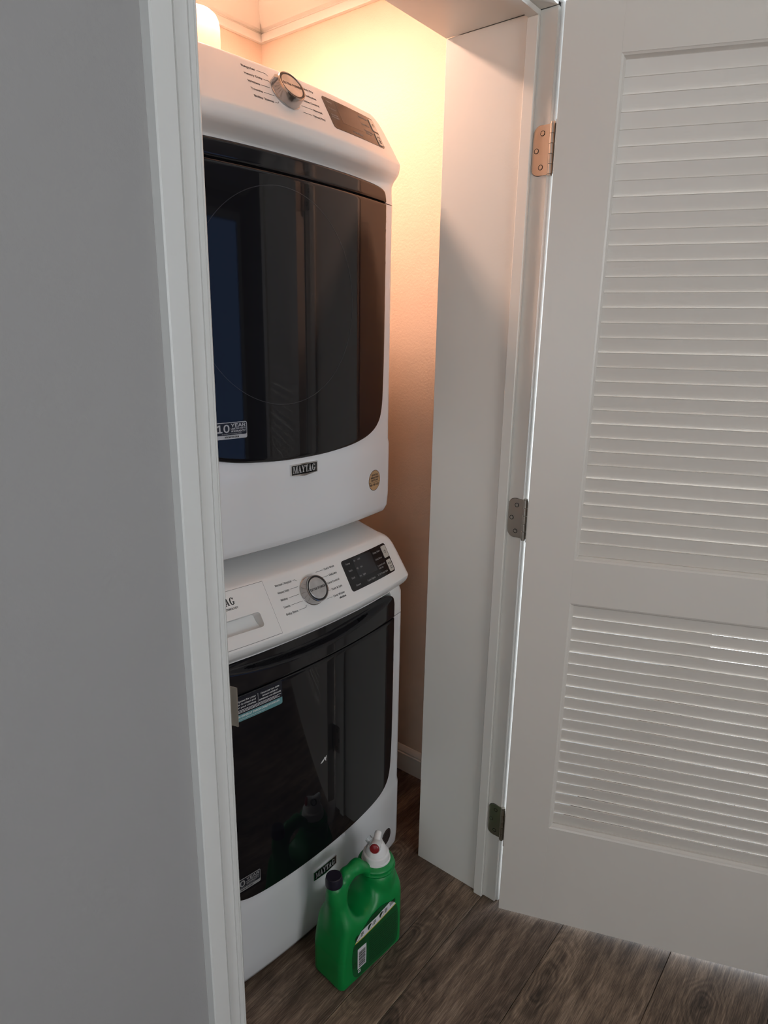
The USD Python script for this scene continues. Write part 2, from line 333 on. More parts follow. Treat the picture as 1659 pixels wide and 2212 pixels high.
# baseboards (closet) and crown
bbp = [(0, 0), (0.0125, 0), (0.0125, 0.066), (0.0095, 0.0685), (0.0095, 0.071), (0.0105, 0.074), (0.0085, 0.082), (0.0055, 0.087), (0.004, 0.0905), (0, 0.0915)]
obj('baseboard_right', prism([(CX1 - u, z) for u, z in bbp], 'y', YIN + 0.012, CY1), 'jamb', label='white moulded baseboard along the right closet wall', cat='baseboard', kind='structure')
obj('baseboard_back', prism([(CY1 - u, z) for u, z in bbp], 'x', CX0, CX1 - 0.0125), 'jamb', label='white moulded baseboard behind the machines', cat='baseboard', kind='structure')
crp = [(0, CC), (0, 2.303), (0.012, 2.303), (0.0135, 2.324), (0.0095, 2.328), (0.0095, 2.331), (0.019, 2.335), (0.025, 2.342), (0.040, 2.355), (0.055, 2.372), (0.062, 2.386), (0.070, 2.390), (0.072, 2.400), (0.080, 2.404), (0.082, CC)]
def crown(name, side, label):
    # mitred: sections clipped at the corner by lofting between two mitre planes
    p = np.array(crp)
    if side == 'right':
        a = np.stack([CX1 - p[:, 0], np.full(len(p), YIN + 0.012), p[:, 1]], 1); b = np.stack([CX1 - p[:, 0], CY1 - p[:, 0], p[:, 1]], 1)
    else:
        a = np.stack([CX1 - p[:, 0], CY1 - p[:, 0], p[:, 1]], 1); b = np.stack([np.full(len(p), CX0), CY1 - p[:, 0], p[:, 1]], 1)
    t = loft([a, b]);
    if t.volume < 0: t.invert()
    obj(name, t, 'jamb', smooth=25, label=label, cat='crown moulding', kind='structure')
crown('trim_7', 'right', 'cream crown moulding along the top of the right closet wall')
crown('trim_8', 'back', 'cream crown moulding along the top of the back closet wall')

# window and patio door that light the room
w1 = thing('window_1', label='white framed window in the wall behind the viewer', cat='window', kind='structure')
fr = mbox(-3.11, -3.03, -2.05, -0.45, 0.8, 2.1) - mbox(-3.2, -2.9, -1.99, -1.28, 0.86, 2.04) - mbox(-3.2, -2.9, -1.22, -0.51, 0.86, 2.04)
obj('window_frame', tri(fr), 'trim', w1, smooth=False)
for a, b in ((-1.99, -1.28), (-1.22, -0.51)): obj('pane', box(-3.075, -3.069, a, b, 0.86, 2.04), 'pane', w1, smooth=False)
w2 = thing('window_2', label='white framed glazed patio door beyond the louvered door', cat='patio door', kind='structure')
fr = mbox(1.63, 1.70, -1.30, -0.06, 0.03, 2.08) - mbox(1.5, 1.8, -1.24, -0.71, 0.10, 2.01) - mbox(1.5, 1.8, -0.65, -0.12, 0.10, 2.01)
obj('window_frame', tri(fr), 'trim', w2, smooth=False)
for a, b in ((-1.24, -0.71), (-0.65, -0.12)): obj('pane', box(1.662, 1.668, a, b, 0.10, 2.01), 'pane', w2, smooth=False)

w3 = thing('window_3', label='white framed tall window added unseen behind the viewer for the blue reflection in the dryer door', cat='window', kind='structure')  # added so the dryer glass mirrors a dim blue patch
fr = mbox(0.58, 1.52, -3.50, -3.43, 0.28, 2.32) - mbox(0.64, 1.46, -3.6, -3.3, 0.34, 2.26)
obj('window_frame', tri(fr), 'trim', w3, smooth=False)
obj('pane', box(0.64, 1.46, -3.468, -3.462, 0.34, 2.26), 'tinted_pane', w3, smooth=False)

w4 = thing('window_4', label='white framed wide window added unseen straight behind the viewer as fill light', cat='window', kind='structure')  # added, unseen opening for the rear fill on the machine fronts
fr = mbox(-2.0, -0.6, -3.50, -3.43, 1.32, 2.32) - mbox(-1.94, -1.33, -3.6, -3.3, 1.38, 2.26) - mbox(-1.27, -0.66, -3.6, -3.3, 1.38, 2.26)
obj('window_frame', tri(fr), 'trim', w4, smooth=False)
for a, b in ((-1.94, -1.33), (-1.27, -0.66)): obj('pane', box(a, b, -3.468, -3.462, 1.38, 2.26), 'pane', w4, smooth=False)

# ------------------------------------------------------------------ louvered door
TH = math.radians(67.874)
DU = np.array([math.cos(TH), -math.sin(TH), 0]); DN = np.array([-math.sin(TH), -math.cos(TH), 0])
DH = np.array([-0.026, -0.026, 0.0]); DT = 0.035; DW = 0.80
def in_door(m):
    """local (u along the door, n out of the visible face, z) -> world, relative to the door's hinge corner"""
    v = np.asarray(m.vertices); w = v[:, :1] * DU + v[:, 1:2] * DN + v[:, 2:] * np.array([0, 0, 1.0])
    t = trimesh.Trimesh(w, m.faces, process=False)
    if t.volume < 0: t.invert()
    return t
door = thing('door_1', tuple(DH), label='open white louvered closet door on three hinges', cat='door', kind='structure')
for a, b in ((0.0, 0.1045), (DW - 0.1045, DW)): obj('stile', in_door(box(a, b, -DT, 0, 0.017, 2.022, 0.0003)), 'door', door)
for a, b in ((0.017, 0.2885), (0.8745, 0.9735), (1.931, 2.022)): obj('rail', in_door(box(0.1044, DW - 0.1044, -DT, 0, a, b)), 'door', door)
def bead_frame(z0, z1):
    u0, u1 = 0.1045, DW - 0.1045; o = 0.0085; prof = []
    def ring(d, n): return np.array([[u0 + d, n, z0 + d], [u1 - d, n, z0 + d], [u1 - d, n, z1 - d], [u0 + d, n, z1 - d]])
    R = [ring(0, -0.030), ring(0, -0.0006), ring(0.0012, -0.0014), ring(0.0040, -0.0026), ring(0.0050, -0.0052), ring(o, -0.0100), ring(o, -0.030)]
    idx = np.arange(4); F = []; V = np.vstack(R)
    for i in range(len(R)):
        a, b = i * 4, ((i + 1) % len(R)) * 4
        for k in range(4):
            l = (k + 1) % 4; F += [[a + k, a + l, b + l], [a + k, b + l, b + k]]
    return trimesh.Trimesh(V, F, process=False)
for z0, z1 in ((0.2885, 0.8745), (0.9735, 1.931)): obj('panel_bead', in_door(bead_frame(z0, z1)), 'door', door, smooth=25)
PITCH = 0.02838
def slat_mesh(zc, jit, hz):
    # steep shingled slat: top edge towards the viewer, lower edge set back
    tn, bn, t = -0.0085 + jit, -0.0152 + jit, 0.0046
    prof = [(bn, zc - hz), (tn - 0.0010, zc + hz - 0.0014), (tn - 0.0002, zc + hz - 0.0004), (tn - 0.0012, zc + hz), (tn - t + 0.0012, zc + hz), (tn - t, zc + hz - 0.0012), (bn - t, zc - hz + 0.0012), (bn - t + 0.0012, zc - hz - 0.0002)]
    return prism(prof, 'x', 0.1105, DW - 0.1105)
def slats(z0, z1, hz):
    n = round((z1 - z0) / PITCH)
    for i in range(n):
        obj('slat', in_door(slat_mesh(z0 + (i + 0.5) * (z1 - z0) / n, RNG.normal(0, 0.0004), hz)), 'door', door, smooth=False)
slats(0.2972, 0.8662, 0.01465); slats(0.9822, 1.9224, 0.0150)
def hinge(zc):
    poly = sbox(-0.0020, zc - 0.0445, 0.0130, zc + 0.0445).union(rrect(-0.0020, 0.0335, zc - 0.0445, zc + 0.0445, 0.0155))
    lf = extr(poly, 0, 0.0022)                                          # (y, z, thickness)
    v = np.array(lf.vertices); lf = trimesh.Trimesh(np.stack([0.0002 - v[:, 2], v[:, 0], v[:, 1]], 1), lf.faces, process=False)
    if lf.volume < 0: lf.invert()
    parts = [lf]
    for k in range(5):
        c = trimesh.creation.cylinder(radius=0.0056, height=0.0170, sections=20); c.apply_translation([-0.0030, -0.0075, zc - 0.0356 + 0.0178 * k]); parts.append(c)
    for s in (-1, 1):
        c = trimesh.creation.cylinder(radius=0.0046, height=0.003, sections=20); c.apply_translation([-0.0030, -0.0075, zc + s * 0.046]); parts.append(c)
    # leaf on the door's edge
    dl = box(0.0, 0.0018, -0.031, -0.001, zc - 0.0445, zc + 0.0445)
    dl2 = in_door(box(-0.0016, 0.0004, -0.034, -0.004, zc - 0.0445, zc + 0.0445)); dl2.apply_translation(DH); parts.append(dl2)
    m = join(parts); m.apply_translation(-DH)
    h = obj('hinge', m, 'nickel', door, smooth=35)
    o = extr(rrect(-0.0010, 0.0344, zc - 0.0454, zc + 0.0454, 0.0163), 0, 0.0006); v = np.array(o.vertices)
    o = trimesh.Trimesh(np.stack([0.0002 - v[:, 2], v[:, 0], v[:, 1]], 1), o.faces, process=False)
    if o.volume < 0: o.invert()
    o.apply_translation(-DH); obj('mortise_gap', o, 'gap', h, smooth=False)  # dark plate standing for the shadow in the gap round the leaf
    for y, dz in ((0.0135, 0.030), (0.0245, 0.0), (0.0135, -0.030)):
        cyl = Manifold.cylinder(0.0016, 0.0042, 0.0036, 24) - mbox(-0.0026, 0.0026, -0.0005, 0.0005, 0.0007, 0.01) - mbox(-0.0005, 0.0005, -0.0026, 0.0026, 0.0007, 0.01)
        c = align(tri(cyl), [-1, 0, 0], [-0.0012, y, zc + dz]); c.apply_translation(-DH)
        sc = obj('screw', c, 'screw', h, smooth=25)
        rg = align(tube_ring([(0.0050, 0.0), (0.0050, 0.0012), (0.0040, 0.0012), (0.0040, 0.0)], 24), [-1, 0, 0], [-0.0012, y, zc + dz]); rg.apply_translation(-DH)
        obj('screw_sink', rg, 'gap', h, smooth=False)
for zc in (1.7887, 1.0466, 0.2482): hinge(zc)

# ------------------------------------------------------------------ laundry machines
K = 0.30                                                  # bow of the fronts
SL = 0.62; NL = math.hypot(SL, 1)
def outline(fo, w, rx=0.032, ry=0.048, back=0.70, n=41, nc=14):
    x = np.linspace(-(w - rx), w - rx, n); f = np.stack([x, K * x * x + fo], 1)
    yc = K * (w - rx) ** 2 + fo; t = np.linspace(0, math.pi / 2, nc)[1:]
    e = 0.80
    cr = np.stack([w - rx + rx * np.sin(t) ** e, yc + ry - ry * np.cos(t) ** e], 1)
    cl = cr[::-1] * [-1, 1]
    bk = np.array([[w, back - 0.01], [w - 0.01, back], [-(w - 0.01), back], [-w, back - 0.01]])
    return np.vstack([f, cr, bk, cl])
def level(z, fo, w, rec=0.0, **kw):
    o = outline(fo, w, **kw)
    if rec:
        q = np.clip((np.abs(o[:, 0]) - 0.245) / 0.065, 0, 1); o[:, 1] += np.where(o[:, 1] < 0.2, rec * (1 - q * q * (3 - 2 * q)), 0)
    return np.column_stack([o, np.full(len(o), z)])
def panel_fn(zc):
    return lambda a, b, n: np.stack([a, K * a * a - 0.008 + b / NL * SL - n / NL, zc + b / NL + n * SL / NL], 1)
def front_fn(fo):
    return lambda a, b, n: np.stack([a, K * a * a + fo - n, b], 1)
def glass_piece(bottom, top, half, fo, bev=0.006, thick=0.009, nx=81, nz=60, scoop=None):
    """Bowed glass between z = bottom(x) and top(x), |x| <= half, rounded over at its edges."""
    s = np.sin(np.linspace(-1, 1, nx) * math.pi / 2) * 0.9995; x = s * half
    t = (1 - np.cos(np.linspace(0, 1, nz) * math.pi)) / 2
    zb, zt = bottom(np.abs(x)), top(np.abs(x))
    X = np.repeat(x[:, None], nz, 1); Z = zb[:, None] + (zt - zb)[:, None] * t
    edge = np.vstack([np.column_stack([x, zb]), np.column_stack([x, zt]), [[half * 0.9995, z] for z in np.linspace(zb[-1], zt[-1], 120)], [[-half * 0.9995, z] for z in np.linspace(zb[-1], zt[-1], 120)]])
    dense = []
    for a, b in ((zb, zt),):
        xx = np.sin(np.linspace(-1, 1, 1600) * math.pi / 2) * 0.9995 * half
        dense = np.vstack([np.column_stack([xx, bottom(np.abs(xx))]), np.column_stack([xx, top(np.abs(xx))]), edge[-240:]])
    d = cKDTree(dense).query(np.column_stack([X.ravel(), Z.ravel()]))[0].reshape(X.shape)
    q = np.clip(d / bev, 0, 1)
    Y = K * X * X + fo + bev * 0.9 * (1 - np.sqrt(1 - (1 - q) ** 2))
    if scoop is not None: Y = Y + scoop(X, Z)
    V = np.stack([X, Y, Z], -1).reshape(-1, 3)
    id = np.arange(nx * nz).reshape(nx, nz)
    a, b, c, e = id[:-1, :-1].ravel(), id[1:, :-1].ravel(), id[1:, 1:].ravel(), id[:-1, 1:].ravel()
    F = np.vstack([np.stack([a, b, c], 1), np.stack([a, c, e], 1)])
    rim = np.concatenate([id[:, 0], id[-1, 1:], id[-2::-1, -1], id[0, -2:0:-1]])
    B = V[rim].copy(); B[:, 1] = K * B[:, 0] ** 2 + fo + thick + 0.004; nb = len(V); V = np.vstack([V, B]); k = len(rim); i = np.arange(k); j = (i + 1) % k
    F = np.vstack([F, np.stack([rim[i], nb + i, nb + j], 1), np.stack([rim[i], nb + j, rim[j]], 1)])
    return trimesh.Trimesh(V, F, process=False)
def curve(pts):
    p = np.array(pts); return lambda x: np.interp(x, p[:, 0], p[:, 1])
def smooth_outline(pts, it=4):
    p = np.array(pts, float)
    for _ in range(it):
        q = np.empty((2 * len(p), 2)); q[0], q[-1] = p[0], p[-1]
        q[1:-1:2] = 0.75 * p[:-1] + 0.25 * p[1:]; q[2:-1:2] = 0.25 * p[:-1] + 0.75 * p[1:]
        p = q
    return p
def serif_word(word, h):
    """Slab-serif capitals for the badge: M A Y T A G."""
    def P(*pts): return Polygon(pts)
    th, tn, sf, sh = 0.26, 0.09, 0.10, 0.07        # thick, thin, serif overhang, serif height
    def serif(x0, x1, y): return sbox(x0 - sf, y if y < 0.5 else 1 - sh, x1 + sf, sh if y < 0.5 else 1)
    G = {}
    G['M'] = (unary_union([sbox(0, 0, tn, 1), sbox(0.78, 0, 0.78 + th, 1), P((0, 1), (th, 1), (0.55, 0.12), (0.45, 0.0)), P((0.80, 1), (0.84, 1), (0.53, 0.0), (0.45, 0.0)), serif(-0.02, 0.11, 0), serif(0.78, 0.78 + th, 0), sbox(-0.12, 1 - sh, 0.2, 1), sbox(0.80, 1 - sh, 1.14, 1)]), 1.26)
    G['A'] = (unary_union([P((0.0, 0), (tn, 0), (0.47, 1), (0.38, 1)), P((0.50, 0), (0.50 + th + 0.02, 0), (0.50, 1), (0.33, 1)), sbox(0.17, 0.25, 0.60, 0.33), serif(0.0, tn, 0), serif(0.52, 0.76, 0)]), 0.96)
    G['Y'] = (unary_union([sbox(0.28, 0, 0.28 + th, 0.5), P((0.0, 1), (0.27, 1), (0.54, 0.45), (0.28, 0.42)), P((0.72, 1), (0.80, 1), (0.54, 0.42), (0.46, 0.46)), serif(0.28, 0.28 + th, 0), sbox(-0.1, 1 - sh, 0.36, 1), sbox(0.60, 1 - sh, 0.92, 1)]), 0.92)
    G['T'] = (unary_union([sbox(0.27, 0, 0.27 + th, 1), sbox(0.0, 1 - sh, 0.80, 1), sbox(0, 0.70, 0.06, 1), sbox(0.74, 0.70, 0.80, 1), serif(0.27, 0.27 + th, 0)]), 0.90)
    ring = affinity.scale(Point(0.46, 0.5).buffer(0.5, quad_segs=12), 0.92, 1.04).difference(affinity.scale(Point(0.48, 0.5).buffer(0.5, quad_segs=12), 0.44, 0.86))
    G['G'] = (unary_union([ring.difference(sbox(0.52, 0.40, 1.2, 0.74)), sbox(0.62, 0.08, 0.62 + th - 0.02, 0.44), sbox(0.52, 0.38, 0.98, 0.45), sbox(0.80, 0.66, 0.86, 1.0)]), 1.02)
    x, out = 0.0, []
    for c in word:
        g, w = G[c]; out.append(affinity.translate(g, x, 0)); x += w + 0.02
    return affinity.scale(unary_union(out), h * 0.80, h, origin=(0, 0)), x * h * 0.80
def badge(root, z, fn):
    w, h = 0.0385, 0.0130
    fr = Polygon([(-w, h), (w, h), (w, -h * 0.80), (0, -h * 1.12), (-w, -h * 0.80)])
    b = obj('badge', wrap(extr(affinity.translate(fr, 0, z), 0, 0.0035, 0.012), fn), 'chrome', root, smooth=False, label='chrome framed black name badge')
    obj('badge_face', wrap(extr(sbox(-w + 0.003, z - h * 0.74, w - 0.003, z + h - 0.003), 0.0030, 0.0039, 0.012), fn), 'black_gloss', b, smooth=False)
    wd, ww = serif_word('MAYTAG', 0.0145)
    s = (2 * w - 0.013) / ww
    wd = affinity.translate(affinity.scale(wd, s, 1.0, origin=(0, 0)), -ww * s / 2, z - 0.0062)
    obj('badge_lettering', wrap(extr(wd, 0.0036, 0.0046), fn), 'silver_ink', b, smooth=False)
def sticker10(root, x0, x1, z0, z1, fn, ink):
    s = obj('warranty_sticker', wrap(extr(rrect(x0, x1, z0, z1, 0.0035), 0, 0.0004, 0.012), fn), ink, root, smooth=False, label='black and silver ten year warranty sticker')
    obj('sticker_ground', wrap(extr(rrect(x0 + 0.0013, x1 - 0.0013, z0 + 0.0075, z1 - 0.0013, 0.0025), 0.0004, 0.0006, 0.012), fn), 'sticker_black', s, smooth=False)
    H = z1 - z0
    T = [text('10', 0.0140, x0 + 0.0030, z0 + 0.0130, bold=True, width=0.0265), text('YEAR', 0.0064, x0 + 0.0485, z0 + 0.0222, 'c', True, width=0.0320),
         text('LIMITED PARTS', 0.0031, x0 + 0.0485, z0 + 0.0177, 'c', True, width=0.0320), text('WARRANTY', 0.0036, x0 + 0.0485, z0 + 0.0126, 'c', True, width=0.0320),
         text('SEE WARRANTY FOR COVERAGE DETAILS', 0.0013, x0 + 0.034, z0 + 0.0092, 'c', width=0.042)]
    for t in T: t.apply_translation([0, 0, 0.0006])
    obj('sticker_lettering', wrap(join(T), fn), ink, s, smooth=False)
    t = text('DRIVE MOTOR & DRUM', 0.0030, (x0 + x1) / 2, z0 + 0.0023, 'c', True, width=0.030); t.apply_translation([0, 0, 0.0004])
    obj('sticker_footer', wrap(t, fn), 'ink', s, smooth=False)
def reg_sticker(root, x, z, r, fn, ground, ink):
    s = obj('service_sticker', wrap(extr(Point(x, z).buffer(r, quad_segs=14), 0, 0.0003, 0.012), fn), ink, root, smooth=False, label='round service sticker printed with a phone number')
    obj('sticker_ground', wrap(extr(Point(x, z).buffer(r - 0.0012, quad_segs=14), 0.0003, 0.0005, 0.012), fn), ground, s, smooth=False)
    T = [text('REGISTER', 0.0042, x, z + 0.0115, 'c', True, width=r * 1.05), text('ENREGISTRER', 0.0042, x, z + 0.0050, 'c', True, width=r * 1.35), text('REGISTRE', 0.0042, x, z - 0.0015, 'c', True, width=r * 1.1),
         text('888-900-2201', 0.0050, x, z - 0.0130, 'c', True, width=r * 1.55), extr(sbox(x - r * 0.9, z - 0.0050, x + r * 0.9, z - 0.0042), 0, 0.0003)]
    for t in T: t.apply_translation([0, 0, 0.0005])
    obj('sticker_lettering', wrap(join(T), fn), ink, s, smooth=False)

LEFT_B = (0.0965, 0.0805, 0.0645, 0.0485, 0.0330)
def console_print(root, pf, left, right, left_x, right_x):
    """Cycle names with their leader lines round the dial, printed black."""
    T = []
    cx, cb = -0.010, 0.062
    for k, (s, w) in enumerate(left):
        b = LEFT_B[k]; T.append([text(s, 0.0046, left_x, b - 0.0022, width=w)])
        e = cx - math.sqrt(max(0.036 ** 2 - (b - cb) ** 2, 1e-6)) if k in (1, 2, 3) else -0.042
        pts = [(left_x + w + 0.0035, b), (e, b)]
        if k == 0: pts += [(-0.0375, b - 0.004)]
        if k == 4: pts += [(-0.0385, b + 0.0045)]
        T[-1].append(line(pts, 0.0006))
    for k, (s, w) in enumerate(right):
        b = LEFT_B[k]; T.append([text(s, 0.0046, right_x - w, b - 0.0022, width=w)])
        e = cx + math.sqrt(max(0.036 ** 2 - (b - cb) ** 2, 1e-6)) if k in (1, 2, 3) else 0.020
        if right_x - w - 0.003 - e > 0.003: T[-1].append(line([(e, b), (right_x - w - 0.0035, b)], 0.0006))
    for g in T:
        m = join(g); m.apply_translation([0, 0, 0.0002])
        obj('cycle_name', wrap(m, pf), 'ink', root, smooth=False)
def dial(root, pf, zc, pointer):
    cx, cb = -0.010, 0.062
    base = pf(np.array([cx]), np.array([cb]), np.array([0.0]))[0]
    nrm = np.array([-2 * K * cx, -1 / NL, SL / NL]); nrm /= np.linalg.norm(nrm)
    body = lathe([(0.0320, 0.0), (0.0322, 0.0015), (0.0312, 0.0022), (0.0308, 0.004), (0.0298, 0.0185), (0.0295, 0.0205), (0.0287, 0.0222), (0.0275, 0.0226), (0.0268, 0.0216), (0.0266, 0.0205)], 64)
    # orientation: local x along the console, local y up the console
    xa = np.array([1, 0, 0.0]); xa -= nrm * (xa @ nrm); xa /= np.linalg.norm(xa); ya = np.cross(nrm, xa)
    Tm = np.eye(4); Tm[:3, 0], Tm[:3, 1], Tm[:3, 2], Tm[:3, 3] = xa, ya, nrm, base
    a = math.radians(pointer)
    nub = trimesh.convex.convex_hull(np.array([[r * math.cos(a) - s * math.sin(a), r * math.sin(a) + s * math.cos(a), z] for r in (0.028, 0.0345) for s in (-0.0042, 0.0042) for z in (0.002, 0.016 if r > 0.03 else 0.020)]))
    m = join(body, nub); m.apply_transform(Tm)
    kn = obj('dial', m, 'dial_metal', root, smooth=35, label='chrome rimmed cycle dial')
    r2 = tube_ring([(0.0269, 0.0198), (0.0269, 0.0216), (0.0235, 0.0216), (0.0235, 0.0198)], 64); r2.apply_transform(Tm)
    obj('dial_ring', r2, 'ink', kn, smooth=35)
    f = lathe([(0.0238, 0.019), (0.0238, 0.0213), (0.0228, 0.0220), (0.0200, 0.0222), (0.0001, 0.0222)], 64); f.apply_transform(Tm)
    obj('dial_face', f, 'brushed', kn, smooth=35)
    t = text('EXTRA POWER', 0.0050, 0, -0.0025, 'c', True, width=0.0445); t.apply_translation([0, 0, 0.0222]); t.apply_transform(Tm)
    obj('dial_lettering', t, 'ink', kn, smooth=False)
def display(root, pf, words):
    x0, x1, b0, b1 = 0.103, 0.283, 0.0235, 0.0990
    dp = obj('display', wrap(extr(rrect(x0, x1, b0, b1, 0.007), -0.001, 0.0008, 0.015), pf), 'display', root, smooth=False, label='black glass control display')
    obj('screen', wrap(extr(sbox(0.142, 0.0455, 0.2155, 0.0945), 0.0008, 0.0010, 0.02), pf), 'lcd', dp, smooth=False)
    T = []
    for s, x, b, w in words: T.append(text(s, 0.0042, x, b - 0.002, width=w))
    for m in T: m.apply_translation([0, 0, 0.0010]); obj('display_word', wrap(m, pf), 'grey_ink', dp, smooth=False)
    for (a, c, e, g), kind in (((0.2605, 0.2800, 0.0628, 0.0935), 'power'), ((0.2605, 0.2785, 0.0270, 0.0570), 'start')):
        bt = obj('button', wrap(extr(rrect(a, c, e, g, 0.003), 0.0006, 0.0022, 0.015), pf), 'button', dp, smooth=False, label='pale grey %s button' % kind)
        mx, mb = (a + c) / 2, (e + g) / 2
        if kind == 'power':
            g_ = Point(mx, mb).buffer(0.0040).difference(Point(mx, mb).buffer(0.0031)).difference(sbox(mx - 0.0012, mb, mx + 0.0012, mb + 0.006)).union(sbox(mx - 0.0004, mb, mx + 0.0004, mb + 0.0045))
            t = extr(g_, 0.0022, 0.0024)
        else:
            g_ = unary_union([Polygon([(mx - 0.005, mb + 0.008), (mx - 0.005, mb + 0.002), (mx, mb + 0.005)]), sbox(mx + 0.0014, mb + 0.002, mx + 0.0026, mb + 0.008), sbox(mx + 0.0038, mb + 0.002, mx + 0.005, mb + 0.008)])
            l1, l2 = text('Start', 0.0032, mx, mb - 0.0045, 'c', width=0.0085), text('Hold', 0.0032, mx, mb - 0.0092, 'c', width=0.0080)
            for l in (l1, l2): l.apply_translation([0, 0, 0.0022])
            t = join(extr(g_, 0.0022, 0.0024), l1, l2)
        obj('button_symbol', wrap(t, pf), 'ink', bt, smooth=False)

def machine(name, loc, rot, label, zc, gap, gtop, gbot, half, washer):
    root = thing(name, loc, rot, label, 'washing machine' if washer else 'clothes dryer')
    pf, ff = panel_fn(zc), front_fn(0.0)
    back = 0.76
    low = [(0.014, 0.022, 0.322), (0.020, 0.012, 0.330), (0.034, 0.006, 0.336), (0.07, 0.0035, 0.3375), (gbot[0][1] - 0.03, 0.0035, 0.3375), (gbot[0][1] - 0.008, 0.0035, 0.3375), (gbot[0][1] + 0.004, 0.0065, 0.3375), (gap - 0.0012, 0.0065, 0.3375)]
    obj('cabinet', loft([level(z, fo, w, back=back) for z, fo, w in low]), 'enamel', root, smooth=38)
    obj('inner_seam', loft([level(gap - 0.003, 0.012, 0.332, back=back - 0.01), level(gap + 0.003, 0.012, 0.332, back=back - 0.01)]), 'gap', root, smooth=False)
    s = lambda b: (zc + b / NL, -0.008 + b / NL * SL)
    h = zc - gtop
    up = [(gap + 0.0012, 0.0065, 0.3375), (gtop - 0.012, 0.0080, 0.3375), (gtop + 0.001, 0.0150, 0.3378), (gtop + 0.10 * h, 0.0120, 0.3384), (gtop + 0.22 * h, 0.0065, 0.3392), (gtop + 0.38 * h, -0.0005, 0.3404),
          (gtop + 0.56 * h, -0.0058, 0.3420), (gtop + 0.74 * h, -0.0090, 0.3435), (gtop + 0.90 * h, -0.0100, 0.3445), (zc - 0.0015, -0.0094, 0.3448)]
    if not washer:
        up = [(gap + 0.0012, 0.0065, 0.3375), (gtop - 0.012, 0.0080, 0.3375), (gtop - 0.004, 0.0085, 0.3375, 0.020), (gtop + 0.0075, 0.0085, 0.3380, 0.026), (gtop + 0.0125, 0.0060, 0.3386, 0.023), (gtop + 0.0180, 0.0030, 0.3394, 0.015),
              (gtop + 0.0230, -0.0015, 0.3404, 0.007), (gtop + 0.0275, -0.0050, 0.3414, 0.002), (gtop + 0.0330, -0.0078, 0.3425), (gtop + 0.0400, -0.0095, 0.3437), (gtop + 0.0490, -0.0102, 0.3445), (zc - 0.0015, -0.0094, 0.3448)]
    for b, w in ((0.003, 0.3446), (0.030, 0.3420), (0.060, 0.3390), (0.085, 0.3350), (0.100, 0.3290), (0.110, 0.3200), (0.116, 0.3110)):
        z, fo = s(b); up.append((z, fo, w))
    z, fo = s(0.1185); up += [(z + 0.0005, fo + 0.004, 0.3060), (z + 0.003, fo + 0.012, 0.3040), (z + 0.022, fo + 0.085, 0.3020), (z + 0.0245, fo + 0.11, 0.3000), (z + 0.0250, fo + 0.15, 0.2960)]
    cons = loft([level(q[0], q[1], q[2], rec=q[3] if len(q) > 3 else 0.0, back=back) for q in up])
    if washer:
        cm = mani(cons)
        hp = extr(rrect(-0.300, -0.152, 0.0265, 0.0575, 0.006), -0.03, 0.02, 0.02)
        pocket = mani(wrap(extr(rrect(-0.300, -0.152, 0.0265, 0.0575, 0.006), -0.024, 0.03), pf))
        if cm.status() == m3.Error.NoError and pocket.status() == m3.Error.NoError:
            cons = tri(cm - pocket - mbox(-0.272, 0.272, -0.05, 0.055, gap - 0.01, gtop - 0.0005))
    obj('console', cons, 'console', root, smooth=38)
    gb, gt = curve(smooth_outline(gbot)), curve(smooth_outline(gtop_pts(gtop, half)))
    g0 = lambda x: np.full_like(x, gap - 0.0008); g1 = lambda x: np.full_like(x, gap + 0.0008)
    lower = glass_piece(gb, lambda x: np.full_like(x, gap - 0.0008), half, 0.0)
    gl = obj('door_glass', lower, 'black_glass', root, smooth=True)
    scoop = None
    if washer:
        def scoop(X, Z):
            lip = 0.772 + 0.024 * np.clip((np.abs(X) / 0.262), 0, 1) ** 2
            d = np.clip((Z - lip) / 0.010, 0, 1); d = d * d * (3 - 2 * d)
            return 0.022 * d * np.clip(1 - (np.abs(X) / 0.268) ** 4, 0, 1)
    band = glass_piece(lambda x: np.full_like(x, gap + 0.0008), gt, half, 0.0, scoop=scoop, nz=50)
    obj('door_grip', band, 'black_gloss', root, smooth=True, label='black grip band along the top of the door')
    return root, pf, ff, gl
def gtop_pts(gtop, half):
    return [(0.0, gtop), (0.10, gtop), (half - 0.075, gtop - 0.001), (half - 0.022, gtop - 0.004), (half - 0.006, gtop - 0.010), (half - 0.001, gtop - 0.024), (half, gtop - 0.034)]

GB_D = [(0.0, 0.200), (0.055, 0.2005), (0.10, 0.203), (0.17, 0.209), (0.235, 0.224), (0.272, 0.250), (0.284, 0.288), (0.287, 0.345), (0.289, 0.42), (0.289, 0.50)]
dryer, pf, ff, gl = machine('clothes_dryer', (-0.335, 0.342, 0.985), -1.0, 'white clothes dryer with a dark glass door, stacked on the washer', 0.826, 0.738, 0.771, GB_D, 0.289, False)
